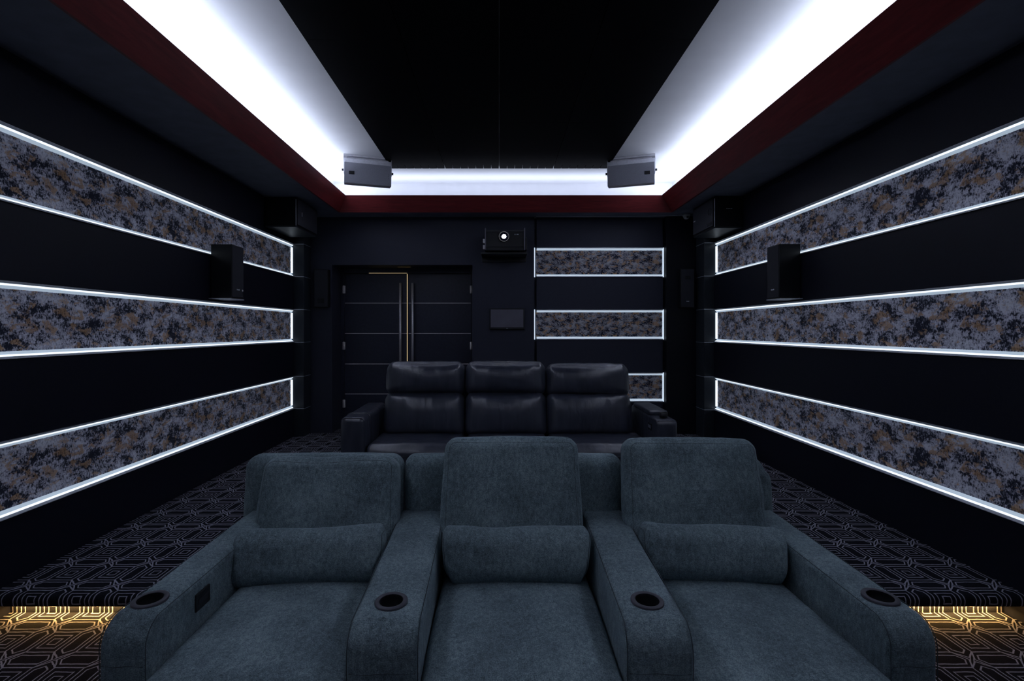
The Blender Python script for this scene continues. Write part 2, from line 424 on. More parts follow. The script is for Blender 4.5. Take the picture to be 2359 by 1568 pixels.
# soffit ring (dark grey underside, trough on top), red fascia, cove back wall and white ceiling
FX0, FX1, FY1, FY0 = -2.08, 2.245, 6.30, -1.45          # fascia foot
TX0, TX1, TY1, TY0, TZ = -1.972, 2.085, 6.205, -1.35, Z(1.73)   # fascia top
CX0, CX1, CY1, CY0 = -2.21, 2.335, 6.515, -1.66         # cove back wall
b = [((XL - .04, YF, SOF), (FX0, YB + .2, SOF + .06)), ((FX1, YF, SOF), (XR + .04, YB + .2, SOF + .06)),
     ((FX0, FY1, SOF), (FX1, YB + .2, SOF + .06)), ((FX0, YF, SOF), (FX1, FY0, SOF + .06))]
struct('trim_3', boxes(*b), 'soffit', 'dark grey soffit running round the room')
def fascia(n, A, B, A2, B2, inward, where):
    bm = bmesh.new(); A, B, A2, B2 = (Vector(v) for v in (A, B, A2, B2)); t = -Vector(inward) * .018; dn = Vector((0, 0, -.012))
    fr = [A + dn, B + dn, B2, A2]; bk = [v + t for v in fr]
    vs = [bm.verts.new(v) for v in fr + bk]
    for q in ((0, 1, 2, 3), (7, 6, 5, 4), (0, 4, 5, 1), (1, 5, 6, 2), (2, 6, 7, 3), (3, 7, 4, 0)): bm.faces.new([vs[i] for i in q])
    bmesh.ops.recalc_face_normals(bm, faces=bm.faces)
    struct('trim_%d' % n, bm, 'wood', 'red mahogany fascia along the %s ceiling cove' % where)
fascia(4, (FX0, FY0, SOF), (FX0, FY1, SOF), (TX0, TY0, TZ), (TX0, TY1, TZ), (1, 0, 0), 'left')
fascia(5, (FX1, FY1, SOF), (FX1, FY0, SOF), (TX1, TY1, TZ), (TX1, TY0, TZ), (-1, 0, 0), 'right')
fascia(6, (FX0, FY1, SOF), (FX1, FY1, SOF), (TX0, TY1, TZ), (TX1, TY1, TZ), (0, -1, 0), 'rear')
fascia(7, (FX1, FY0, SOF), (FX0, FY0, SOF), (TX1, TY0, TZ), (TX0, TY0, TZ), (0, 1, 0), 'front')
bm = boxes(((XL - .2, YF - .2, CEIL), (XR + .2, 7.4, CEIL + .1)),
           ((CX0 - .05, YF, SOF + .06), (CX0, YB + .1, CEIL)), ((CX1, YF, SOF + .06), (CX1 + .05, YB + .1, CEIL)),
           ((CX0, CY1, SOF + .06), (CX1, CY1 + .05, CEIL)), ((CX0, CY0 - .05, SOF + .06), (CX1, CY0, CEIL)))
struct('ceiling', bm, 'white', 'white recessed ceiling lit from the coves')

# ------------------------------------------------------------------ wall fabric bands and led strips
BAND = ('lower', 'middle', 'upper')
for side, X, s, yend in (('left', XL, 1, 6.398), ('right', XR, -1, 6.308)):
    for (z0, z1), nm in zip(OPEN, BAND):
        bm = boxes(((X - s * .045, YF + .01, Z(z0) + .012), (X - s * REC, yend, Z(z1) - .012)))
        o = finish(bm, 'fabric_wall_panel', 'print_side', loc=(X - s * .04, 2.5, Z((z0 + z1) / 2)))
        tag(o, 'grey, navy and ochre print fabric panel, %s band of the %s wall' % (nm, side), 'wall panel', 'printed fabric bands')
for (z0, z1), nm in zip(OPENR, BAND):
    bm = boxes(((BX0 + .03, 6.683, Z(z0) + .012), (BX1 - .01, 6.699, Z(z1) - .012)))
    o = finish(bm, 'fabric_wall_panel', 'print_rear', loc=((BX0 + BX1) / 2, 6.69, Z((z0 + z1) / 2)))
    tag(o, 'dark mottled print fabric panel, %s band of the rear wall bay' % nm, 'wall panel', 'printed fabric bands')

def led(p, q, N, V, label, lip=True, core='led_core'):
    """strip from p to q; N points into the room, V from the panel edge into the opening"""
    p, q, N, V = Vector(p), Vector(q), Vector(N), Vector(V); base = (p + q) / 2
    t = thing('led_strip', label, 'light strip', base, group='led strips edging the fabric bands')
    def prism(poly, mats):
        bm = bmesh.new(); A = [bm.verts.new(p + N * n + V * v) for n, v in poly]; B = [bm.verts.new(q + N * n + V * v) for n, v in poly]; k = len(poly)
        for i in range(k):
            f = bm.faces.new((A[i], A[(i + 1) % k], B[(i + 1) % k], B[i])); f.material_index = mats[i]
        bm.faces.new(A[::-1]); bm.faces.new(B); bmesh.ops.recalc_face_normals(bm, faces=bm.faces); return bm
    if lip: finish(prism([(-.030, .0002), (.013, .0002), (.013, .003), (-.002, .0125), (-.002, .0135), (-.030, .0135)], [0] * 6), 'profile', 'alu', t)
    if lip: finish(prism([(-.0045, .0138), (-.012, .024), (-.0298, .041), (-.0298, .0138)], [0, 1, 0, 0]), 'diffuser', [core, 'led_band'], t)
    else: finish(prism([(-.010, .0004), (-.018, .014), (-.0298, .018), (-.0298, .0004)], [0, 0, 0, 0]), 'diffuser', [core, 'led_band'], t)
for side, X, s, yend in (('left', XL, 1, 6.396), ('right', XR, -1, 6.306)):
    for (z0, z1), nm in zip(OPEN, BAND):
        led((X, .8, Z(z0)), (X, yend, Z(z0)), (s, 0, 0), (0, 0, 1), 'white led strip under the %s fabric band of the %s wall' % (nm, side))
        led((X, .8, Z(z1)), (X, yend, Z(z1)), (s, 0, 0), (0, 0, -1), 'white led strip above the %s fabric band of the %s wall' % (nm, side))
        led((X, yend, Z(z0) + .045), (X, yend, Z(z1) - .045), (s, 0, 0), (0, -1, 0), 'upright led strip at the column end of the %s band, %s wall' % (nm, side), lip=False)
for (z0, z1), nm in zip(OPENR, BAND):
    y = 6.655
    led((BX0 + .04, y, Z(z0)), (BX1 - .022, y, Z(z0)), (0, -1, 0), (0, 0, 1), 'white led strip under the %s fabric band of the rear bay' % nm, core='led_core_rear')
    led((BX0 + .04, y, Z(z1)), (BX1 - .022, y, Z(z1)), (0, -1, 0), (0, 0, -1), 'white led strip above the %s fabric band of the rear bay' % nm, core='led_core_rear')
    led((BX0 + .001, y, Z(z0) + .0), (BX0 + .001, y, Z(z1) - .0), (0, -1, 0), (1, 0, 0), 'upright led strip on the left end of the %s rear band' % nm, lip=False, core='led_core_rear')
    led((BX1 - .001, y, Z(z0) + .0), (BX1 - .001, y, Z(z1) - .0), (0, -1, 0), (-1, 0, 0), 'upright led strip on the right end of the %s rear band' % nm, lip=False, core='led_core_rear')

# ------------------------------------------------------------------ black acoustic ceiling panels
PW, PL, PB, PT = .656, 1.305, Z(1.960), Z(1.974)
rows = ('rear row', 'second row from the rear', 'third row from the rear', 'nearest row overhead')
cols = ('far left', 'second from the left', 'second from the right', 'far right')
for r in range(4):
    for c in range(4):
        x0 = -1.312 + c * PW + .003; x1 = x0 + PW - .006; y1 = 5.87 - r * PL - .0015; y0 = y1 - PL + .003
        bm = bmesh.new()
        if r == 0:                            # slotted rear edge
            ys = y1 - .125; box(bm, (x0, y0, PB), (x1, ys, PT))
            n = 7; p = (x1 - x0) / n
            for k in range(n): box(bm, (x0 + k * p + .0025, ys, PB), (x0 + (k + 1) * p - .0025, y1, PT))
        else: box(bm, (x0, y0, PB), (x1, y1, PT))
        o = finish(bm, 'acoustic_ceiling_panel', 'ceiling_panel', loc=((x0 + x1) / 2, (y0 + y1) / 2, PT))
        tag(o, 'flat black acoustic ceiling panel, %s of four in the %s' % (cols[c], rows[r]), 'ceiling panel', 'black ceiling panels')

# ------------------------------------------------------------------ double door
JX0, JX1, JT = -2.240, -.402, Z(.817)
bm = boxes(((DX0 + .001, DY - .02, PLAT), (JX0, DY + .08, DTOP - .001), .003), ((JX1, DY - .02, PLAT), (DX1 - .001, DY + .08, DTOP - .001), .003), ((JX0, DY - .02, JT), (JX1, DY + .08, DTOP - .001), .003), segs=1)
fr = struct('trim_8', bm, 'door', 'black frame of the double door')
finish(boxes(((JX0 + .36, DY - .023, JT + .002), (-1.33, DY - .019, JT + .006))), 'inlay', 'gap_glow', fr)  # no metal inlay: emissive bar standing for light leaking above the left leaf
finish(boxes(((-1.42, 6.74, DTOP - .012), (-1.24, 6.80, DTOP - .001), .002)), 'door_closer', 'brass', fr)
MX = -1.320
for n, x0, x1, hx, hg in ((1, JX0 + .003, MX - .003, -1.420, JX0), (2, MX + .003, JX1 - .003, -1.242, JX1)):
    d = struct('door_%d' % n, boxes(((x0, DY, PLAT + .006), (x1, DY + .05, JT - .004), .003), segs=1), 'door', 'black door leaf, %s of the double door, with thin metal lines' % ('left' if n == 1 else 'right'))
    for z in (.390, -.050, -.490, -.924):
        finish(boxes(((x0 + .004, DY - .003, Z(z) - .004), (x1 - .004, DY + .002, Z(z) + .004))), 'inlay', 'inlay', d)
    if n == 1: finish(boxes(((x1 - .012, DY - .004, PLAT + .008), (x1 - .003, DY + .003, JT - .006))), 'gap_light_strip', 'gap_glow', d)  # emissive strip stands for warm light from behind, showing between the leaves
    h = bmesh.new(); cyl(h, (hx, DY - .065, Z(.675)), (hx, DY - .065, Z(-.95)), .0165, seg=20)
    hd = finish(h, 'handle', 'steel', d)
    for z in (.50, -.78):
        h = bmesh.new(); cyl(h, (hx, DY - .06, Z(z)), (hx, DY + .002, Z(z)), .009, seg=12); finish(h, 'standoff', 'steel', hd)
    for z in (.585, -.225, -1.06):
        h = bmesh.new(); cyl(h, (hg, DY - .028, Z(z) - .058), (hg, DY - .028, Z(z) + .058), .009, seg=12)
        box(h, (hg - .02, DY - .024, Z(z) - .055), (hg + .02, DY - .0195, Z(z) + .055)); finish(h, 'hinge', 'inlay', d)

# ------------------------------------------------------------------ projector on its wall shelf
K = 6.25 / 1114
t = thing('projector', 'black video projector with its lens lit, on the rear wall', 'projector', (.061, 6.42, Z(1.0)))
PX0, PX1, PZ0, PZ1 = -.185, .335, Z(1.03), Z(1.30)
bm = boxes(((PX0, 6.28, PZ0), (PX1, 6.60, PZ1), .012)); finish(bm, 'body', 'black_plastic', t)
for x in (PX0, PX1 - .014): finish(boxes(((x, 6.25, PZ0 + .005), (x + .014, 6.30, PZ1 + .02), .003)), 'front_post', 'screen', t)
bm = boxes(((PX0 + .018, 6.268, PZ0 + .05), (PX1 - .018, 6.276, PZ0 + .058)), ((PX0 + .018, 6.268, PZ1 - .03), (PX1 - .018, 6.276, PZ1 - .024)), ((PX0 + .018, 6.268, PZ0 + .004), (PX1 - .018, 6.276, PZ0 + .010))); finish(bm, 'front_trim', 'grille', t)
LX_, LZ_ = 11 * K, Z(216 * K)
bm = bmesh.new(); lathe(bm, [(.075, .03), (.075, -.012), (.066, -.020), (.060, -.012), (.060, .0)], (LX_, 6.272, LZ_), axis='y'); lb = finish(bm, 'lens_barrel', 'black_plastic', t)
bm = bmesh.new(); lathe(bm, [(.058, .002), (.05, -.008), (.030, -.013)], (LX_, 6.275, LZ_), axis='y'); lg = finish(bm, 'lens_glass', 'lens_glass', lb)
bm = bmesh.new(); lathe(bm, [(.031, .006), (.026, -.004), (.014, -.009), (.0001, -.010)], (LX_, 6.264, LZ_), axis='y'); finish(bm, 'lit_lens', 'lens', lb)
bm = boxes(((.200, 6.274, Z(1.235)), (.212, 6.282, Z(1.247))), ((.225, 6.274, Z(1.238)), (.252, 6.282, Z(1.246)))); finish(bm, 'badge', 'alu', t)
for z in (.055, .135):
    finish(boxes(((PX0 - .028, 6.33, PZ0 + z - .028), (PX0 + .003, 6.40, PZ0 + z + .028), .004)), 'side_knob', 'steel', t)
finish(boxes(((PX1 - .003, 6.33, PZ0 + .02), (PX1 + .03, 6.50, PZ1 - .09), .008)), 'side_vent', 'speaker', t)
bm = bmesh.new(); box(bm, (-.235, 6.28, Z(.985)), (.365, YB - .001, Z(1.010)), .004); box(bm, (-.235, YB - .03, Z(.93)), (.365, YB - .001, Z(.986)), .004)
for x in (-.15, .28): box(bm, (x - .02, 6.34, Z(1.010)), (x + .02, 6.38, PZ0 + .002))
finish(bm, 'shelf_bracket', 'black_plastic', t)

# wall monitor
k = 6.6 / 1114; x0, x1, z0, z1 = -22 * k, 58 * k, Z(2 * k), Z(50 * k)
t = thing('wall_monitor', 'small flat monitor with a switched off grey screen, right of the door', 'monitor', ((x0 + x1) / 2, YB, (z0 + z1) / 2))
finish(boxes(((x0, 6.575, z0), (x1, YB - .001, z1), .006)), 'bezel', 'black_plastic', t)
finish(boxes(((x0 + .016, 6.5725, z0 + .026), (x1 - .016, 6.5765, z1 - .016))), 'screen', 'screen', t)
finish(boxes((((x0 + x1) / 2 - .012, 6.572, z0 + .008), ((x0 + x1) / 2 + .012, 6.576, z0 + .015))), 'badge', 'grey_front', t)

# ceiling camera
t = thing('security_camera', 'small white dome camera under the soffit, in the right rear corner', 'camera', (2.50, 6.46, SOF))
bm = bmesh.new(); lathe(bm, [(.048, .0), (.05, -.012), (.044, -.026)], (2.50, 6.46, SOF - .001)); finish(bm, 'mount', 'camera_white', t)
bm = bmesh.new(); lathe(bm, [(.040, -.026), (.036, -.046), (.022, -.060), (.0001, -.066)], (2.50, 6.46, SOF - .001)); hd = finish(bm, 'dome', 'camera_white', t)
bm = bmesh.new(); lathe(bm, [(.013, .004), (.013, -.006), (.0001, -.007)], (2.50, 6.419, SOF - .046), axis='y'); finish(bm, 'camera_lens', 'lens_glass', hd)
bm = bmesh.new(); tube(bm, [(BX0 + .02, 6.55, SOF - .005), (1.2, 6.552, SOF - .0075), (1.9, 6.55, SOF - .005), (2.28, 6.52, SOF - .006), (2.445, 6.47, SOF - .006)], .004)
o = finish(bm, 'camera_cable', 'grey_cabinet', loc=(1.5, 6.55, SOF)); tag(o, 'thin pale cable along the soffit edge above the rear bay', 'cable')

# ------------------------------------------------------------------ loudspeakers
def logo(t, c, n, up, wd, ht):
    """small white mark: three raised bars on the face with normal n"""
    c, n, up = Vector(c), Vector(n), Vector(up); s = up.cross(n); bm = bmesh.new()
    for a, b, y0, y1 in ((-.5, -.28, -.5, .5), (-.2, .12, -.5, .35), (.2, .5, -.5, .5)):
        P = [c + s * (a * wd) + up * (y0 * ht), c + s * (b * wd) + up * (y0 * ht), c + s * (b * wd) + up * (y1 * ht), c + s * (a * wd) + up * (y1 * ht)]
        vs = [bm.verts.new(p) for p in P] + [bm.verts.new(p + n * .0015) for p in P]
        for q in ((0, 1, 2, 3), (7, 6, 5, 4), (0, 4, 5, 1), (1, 5, 6, 2), (2, 6, 7, 3), (3, 7, 4, 0)): bm.faces.new([vs[i] for i in q])
    bmesh.ops.recalc_face_normals(bm, faces=bm.faces)
    return finish(bm, 'logo', 'white_mark', t)
# big boxes hung under the soffit in the rear corners
for side, xw, xi, y0, y1, zb, s in (('left', XL + .002, -2.353, 5.60, 6.24, Z(1.196), 1), ('right', XR - .002, 2.480, 5.57, 6.18, Z(1.175), -1)):
    t = thing('surround_speaker', 'large black box speaker under the soffit, upper %s corner of the room' % side, 'speaker', ((xw + xi) / 2, (y0 + y1) / 2, SOF), group='corner box speakers')
    a, b = min(xw, xi), max(xw, xi)
    finish(boxes(((a, y0, zb + .012), (b, y1, SOF - .001), .006)), 'cabinet', 'speaker', t)
    finish(boxes(((a + .004, y0 + .004, zb), (b - .004, y1 - .004, zb + .013), .003)), 'bottom_plate', 'column', t)
    finish(boxes(((xi - .002 if s < 0 else xi - .004, y0 - .0025, zb + .016), (xi + .004 if s < 0 else xi + .002, y0 + .003, SOF - .03))), 'edge_trim', 'alu', t)
    f = finish(boxes(((xi - .012 if s < 0 else xi - .001, y0 + .02, zb + .03), (xi + .001 if s < 0 else xi + .012, y1 - .02, SOF - .02), .004)), 'grille', 'grille', t)
    if s > 0: logo(t, (xi + .012, y0 + .14, Z(1.37)), (1, 0, 0), (0, 1, 0), .045, .012)
    else:
        logo(t, (xi - .012, y1 - .07, Z(1.37)), (-1, 0, 0), (0, 0, 1), .05, .014); logo(t, (xi + .17, y0, Z(1.40)), (0, -1, 0), (0, 0, 1), .07, .008)
        bm = bmesh.new(); box(bm, (xi - .018, y0 + .05, zb + .05), (xi - .010, y0 + .16, zb + .085), .003); finish(bm, 'port', 'black_plastic', t)
        bm = bmesh.new(); tube(bm, [(xi - .013, y0 + .10 + .045 * math.cos(a * .3142), Z(1.385) + .045 * math.sin(a * .3142)) for a in range(20)], .003, closed=True); finish(bm, 'trim_ring', 'column', t)
# wall speakers on the black band between the upper and middle fabric bands
for side, xw, xi, y0, y1, z0, z1, s in (('left', XL + .001, -2.508, 4.536, 4.745, Z(.292), Z(.806), 1), ('right', XR - .001, 2.597, 4.485, 4.69, Z(.288), Z(.800), -1)):
    t = thing('wall_speaker', 'upright black speaker on a shelf bracket, middle of the %s wall' % side, 'speaker', (xw, (y0 + y1) / 2, z0), group='side wall speakers')
    a, b = min(xw + s * .014, xi), max(xw + s * .014, xi)
    finish(boxes(((a, y0, z0 + .012), (b, y1, z1), .005)), 'cabinet', 'speaker', t)
    finish(boxes(((xi - .003, y0 + .010, z0 + .02), (xi + .003, y1 - .010, z1 - .01), .002)), 'grille', 'grille', t)
    finish(boxes(((min(xw, xi) , y0 - .012, z0), (max(xw, xi), y1 + .01, z0 + .008)), ((min(xw, xw + s * .013), y0 + .03, z0), (max(xw, xw + s * .013), y1 - .03, z1 - .12))), 'bracket', 'alu', t)
    logo(t, (xi + s * .003, (y0 + y1) / 2, z0 + .095), (s, 0, 0), (0, 0, 1), .05, .014)
    if s > 0:
        bm = bmesh.new(); lathe(bm, [(.011, -.004), (.011, .004), (.0001, .005)], (0, 0, 0)); bmesh.ops.rotate(bm, verts=bm.verts, matrix=Matrix.Rotation(R(90), 3, 'Y')); bmesh.ops.translate(bm, verts=bm.verts, vec=(xi + .004, y1 - .03, z0 + .09)); finish(bm, 'knob', 'steel', t)
# slim speakers on the rear wall
for side, x0, x1, yw, z0, z1 in (('left', -2.505, -2.310, YB, Z(.31), Z(.82)), ('right', 2.432, 2.618, 6.57, Z(.30), Z(.82))):
    y0 = yw - .09
    t = thing('slim_wall_speaker', 'slim black speaker on the rear wall %s' % ('between the corner column and the door' if side == 'left' else 'right of the fabric bay'), 'speaker', ((x0 + x1) / 2, yw, z0), group='slim rear speakers')
    finish(boxes(((x0, y0, z0), (x1, yw - .001, z1), .006)), 'cabinet', 'speaker', t)
    finish(boxes(((x0 + .008, y0 - .006, z0 + .008), (x1 - .008, y0 + .001, z1 - .008), .003)), 'grille', 'grille', t)
    logo(t, ((x0 + x1) / 2, y0 - .0061, z0 + .085), (0, -1, 0), (0, 0, 1), .035, .010)
    if side == 'right': finish(boxes((((x0 + x1) / 2 - .035, y0 - .009, z1 - .14), ((x0 + x1) / 2 + .035, y0 - .005, z1 - .09), .002)), 'tweeter_window', 'speaker', t)
    else: finish(boxes((((x0 + x1) / 2 - .045, y0 - .009, z0 + .05), ((x0 + x1) / 2 + .045, y0 - .0055, z0 + .12), .002)), 'badge_plate', 'speaker', t); 
# pale ceiling speakers either side of the black panels
for side, cx, s in (('left', -1.492, 1), ('right', 1.497, -1)):
    t = thing('ceiling_speaker', 'pale grey box speaker hanging from the white ceiling, %s of the black panels' % side, 'speaker', (cx, 5.50, CEIL), (0, 0, s * R(17)), group='hanging grey speakers')
    # local frame: x across, y away from the front, z down from the ceiling
    W = .260; fy = -.02; zt, zb_ = -.050, -.322
    bm = bmesh.new()
    pr = [Vector(v) for v in ((fy - .015, zt - .050), (fy + .035, zb_), (fy + .22, zb_ + .03), (fy + .25, zt), (fy + .012, zt))]
    slab(bm, pr, W * 2, .003, Matrix.Identity(4), steps=1, smooth=False, sub=1); finish(bm, 'cabinet', 'grey_cabinet', t, world=False)
    bm = bmesh.new()
    A = Vector((0, fy - .015, zt - .050)); B = Vector((0, fy + .035, zb_)); d = (B - A).normalized(); nn = Vector((0, d.z, -d.y)); nn = -nn if nn.y > 0 else nn
    P = [A + d * .004, B - d * .004]
    vs = [bm.verts.new(p + Vector((sx * (W - .004), 0, 0)) + nn * e) for e in (-.001, .006) for p, sx in ((P[0], -1), (P[0], 1), (P[1], 1), (P[1], -1))]
    for q in ((0, 1, 2, 3), (7, 6, 5, 4), (0, 4, 5, 1), (1, 5, 6, 2), (2, 6, 7, 3), (3, 7, 4, 0)): bm.faces.new([vs[i] for i in q])
    bmesh.ops.recalc_face_normals(bm, faces=bm.faces); fr = finish(bm, 'grille', 'grey_front', t, world=False)
    M = Matrix(((1, 0, 0), (0, d.y, nn.y), (0, d.z, nn.z))).to_4x4()   # local (x, down the face, out of the face)
    M.translation = A
    def onface(x0, x1, v0, v1, e, name, mat):
        bm = bmesh.new(); box(bm, (x0, v0, .004), (x1, v1, e)); bmesh.ops.transform(bm, verts=bm.verts, matrix=M); bmesh.ops.recalc_face_normals(bm, faces=bm.faces); finish(bm, name, mat, t, world=False)
    bx = -s * .178
    onface(bx - .030, bx + .030, .095, .130, .009, 'badge', 'black_plastic')
    for v in ((.10, .118, .136) if s > 0 else ()): onface(.222, .228, v, v + .006, .008, 'screw', 'black_plastic')
    bm = bmesh.new(); box(bm, (-W - .006, fy + .02, -.020), (W + .006, fy + .12, -.001), .003); box(bm, (-W - .006, fy + .04, -.20), (-W - .001, fy + .11, -.018)); box(bm, (W + .001, fy + .04, -.20), (W + .006, fy + .11, -.018)); box(bm, (-W + .03, fy + .06, -.051), (W - .03, fy + .16, -.019))
    finish(bm, 'mount_bracket', 'camera_white', t, world=False)
    for sx in (-1, 1):
        bm = bmesh.new(); cyl(bm, (sx * (W + .004), fy + .075, -.165), (sx * (W + .026), fy + .075, -.165), .013, seg=14); finish(bm, 'knob', 'black_plastic', t, world=False)

# ------------------------------------------------------------------ front row: teal grey recliner sofa
SB = Vector((.055, 2.0, 0))
sofa = thing('recliner_sofa', 'teal grey fabric three seat recliner sofa with cup holders, in the front row', 'sofa', SB)
def arm_matrix(x, yaw): return Matrix.Translation((x, 1.5, 0)) @ Matrix.Rotation(yaw, 4, 'Z') @ Matrix.Translation((0, -1.5, 0))
def cut(o, cutter_bm):
    me = bpy.data.meshes.new('cutter'); cutter_bm.to_mesh(me); cutter_bm.free()
    c = bpy.data.objects.new('cutter', me); C.objects.link(c)
    c.location = o.parent.location if o.parent else (0, 0, 0)
    md = o.modifiers.new('cut', 'BOOLEAN'); md.object = c; md.operation = 'DIFFERENCE'; md.solver = 'EXACT'
    bpy.context.view_layer.update(); dg = bpy.context.evaluated_depsgraph_get()
    new = bpy.data.meshes.new_from_object(o.evaluated_get(dg)); o.modifiers.clear(); o.data = new
    bpy.data.objects.remove(c); bpy.data.meshes.remove(me)
ATOP = .660
ARMS = [(-1.172, .150, 1.50, .4, 1.625), (-.357, .222, 1.468, 1.6, 1.614), (.4915, .205, 1.468, -1.9, 1.618), (1.290, .150, 1.50, -1.0, 1.640)]
for i, (ax, aw, yf, yaw, cy) in enumerate(ARMS):
    yaw = R(yaw); M = arm_matrix(ax, yaw)
    pr = round_poly([(yf, .05, .02), (yf, ATOP - .004, .075), (2.46, ATOP + .002, .02), (2.46, .05, .02)], 7)
    dense = []
    for a, b2 in zip(pr, pr[1:] + pr[:1]):
        k = max(1, int((b2 - a).length / .05)); dense += [a.lerp(b2, j / k) for j in range(k)]
    bm = bmesh.new(); slab(bm, dense, aw, .022, M, steps=4, sub=8)
    for v in bm.verts:                       # soft, slightly rumpled cover
        n = noise.noise(Vector((v.co.x * 6 + i * 9, v.co.y * 9, v.co.z * 7))) + .5 * noise.noise(Vector((v.co.x * 14, v.co.y * 24 + i * 5, v.co.z * 16)))
        loc = M.inverted() @ v.co; u = abs(loc.x) / (aw / 2)
        if loc.z > .3 and loc.y < 2.4:
            if loc.z > ATOP - .01: v.co.z += .006 * (1 - u ** 2) + n * .0022
            elif u > .9: v.co.x += n * .0025
    a = finish(bm, 'arm', 'chenille', sofa, smooth=True)
    cc = M @ Vector((0, cy, ATOP))
    cb = bmesh.new(); lc = cc - SB
    cyl(cb, (lc.x, lc.y, ATOP - .085), (lc.x, lc.y, ATOP + .05), .0445, seg=40); cut(a, cb)
    for p in a.data.polygons: p.use_smooth = len(p.vertices) <= 6 and p.area < .02
    bm = bmesh.new()
    lathe(bm, [(.0440, -.002), (.0440, -.080), (.0001, -.080), (.0001, -.077), (.0385, -.077), (.0385, .008)], cc, 44, caps=False)
    lathe(bm, [(.0540, -.004), (.0540, .0050), (.0528, .0062), (.0400, .0066), (.0385, .005), (.0385, -.002)], cc + Vector((0, 0, .0025)), 44, mat=1, caps=False)
    finish(bm, 'cup_holder', ['black_plastic', 'cup_ring'], a)
    # stitched seams along both top edges and down the front
    for sx in (-1, 1):
        bm = bmesh.new(); L = [p for p in dense if p.y > .09 and p.x < 2.36]
        st = [p for p in L]
        k0 = min(range(len(st)), key=lambda q: (st[q].x - yf) ** 2 + (st[q].y - .09) ** 2)
        st = st[k0:] + st[:k0]
        pts = []
        for p in st:
            zz = p.y - .0035
            pts.append(M @ Vector((sx * (aw / 2 - .0035), p.x + (.0035 if p.y < ATOP - .01 else 0), zz)))
        pts = [p for p in pts]
        tube(bm, pts, .0014, 5); finish(bm, 'seam', 'thread', a)
    bm = bmesh.new(); tube(bm, [M @ Vector((x * (aw / 2 - .01), yf + .0004 + .0012 * abs(x), ATOP - .135 + .002 * math.sin(x * 5 + i))) for x in [-1 + .2 * q for q in range(11)]], .0016, 5); finish(bm, 'seam', 'thread', a)
    if i == 0:
        X = ax + aw / 2
        bm = boxes(((X - .006, 1.745, .548), (X + .004, 1.832, .612), .004)); cp = finish(bm, 'control_panel', 'black_plastic', a)
        bm = boxes(((X + .002, 1.757, .570), (X + .0065, 1.820, .590), .002)); finish(bm, 'button', 'grille', cp)
SEATS = [(-1.095, -.470), (-.244, .387), (.596, 1.213)]
# base and footrest fronts
for j, (x0, x1) in enumerate(SEATS):
    bm = bmesh.new(); p = Puff((x1 - x0 + .004, .98, .25), .02); p.mesh(bm, Matrix.Translation(((x0 + x1) / 2, 1.97, .175)), 6, 2); finish(bm, 'seat_base', 'chenille', sofa)
    wd = x1 - x0 + .012
    def crown(q, u):
        q.z += .012 * (1 - u[0] ** 2) - .006 * max(0, u[1]) ; return q
    p = Puff((wd, .86, .215), (.030, .07, .06), (.004, .01, .012), .0026, seed=j + 1, deform=crown, wscale=(8, 8, 8))
    M = Matrix.Translation(((x0 + x1) / 2, 1.845, .390)); bm = bmesh.new(); p.mesh(bm, M, 26, 5); sc = finish(bm, 'seat_cushion', 'chenille', sofa)
# back frames
def back_lean(q, u):
    t = max(0, (q.z + .40) / .80); q.y += .085 * (t - .35); return q
for j, (x0, x1, r) in enumerate(((-1.305, -.492, .07), (-.486, .628, .05), (.634, 1.402, .10))):
    def shape(q, u, j=j):
        q = back_lean(q, u)
        if j == 2 and u[0] > .75: q.z -= .05 * (u[0] - .75) * 4 * max(0, u[2])
        return q
    p = Puff((x1 - x0, .115, .862), (r, .045, r), (0, .006, .004), .002, seed=j + 11, deform=shape)
    bm = bmesh.new(); p.mesh(bm, Matrix.Translation(((x0 + x1) / 2, 2.462, .493)), 22, 5); finish(bm, 'back_frame', 'chenille', sofa)
# head and back cushions
BACKS = [((-.820), .665, .535, .684, 2.335, -17, -1.0, .905), ((.058), .655, .60, .748, 2.315, -15, 0, 1.0), ((.922), .650, .60, .742, 2.315, -15, .6, 1.0)]
for j, (cx, wd, ht, cz, cy, tilt, roll, _) in enumerate(BACKS):
    def slump(q, u, j=j):
        q.x += .012 * u[0] * (-u[2]) * .6
        if j == 0 and u[2] > .5: q.z -= .010 * (u[2] - .5) * 2 * (1 + math.cos(u[0] * 5 + .6)) * .5; q.y += .02 * (u[2] - .5) * abs(u[0])
        if j == 2 and u[1] < 0: q.y += .007 * math.sin(q.z * 42 + u[0] * 2.5) * max(0, abs(u[0]) - .25) * (1 - abs(u[2]))
        return q
    p = Puff((wd, .150, ht), (.055, .055, .055), (.006, .022, .008), .0032, seed=j + 21, deform=slump, wscale=(7, 7, 7))
    M = Matrix.Translation((cx, cy, cz)) @ Matrix.Rotation(R(tilt), 4, 'X') @ Matrix.Rotation(R(roll), 4, 'Y')
    bm = bmesh.new(); p.mesh(bm, M, 26, 5); bc = finish(bm, 'back_cushion', 'chenille', sofa)
    bm = bmesh.new(); tube(bm, p.seam('-y', .018, M, lift=-.0006), .0013, 5, closed=True); finish(bm, 'seam', 'thread', bc)
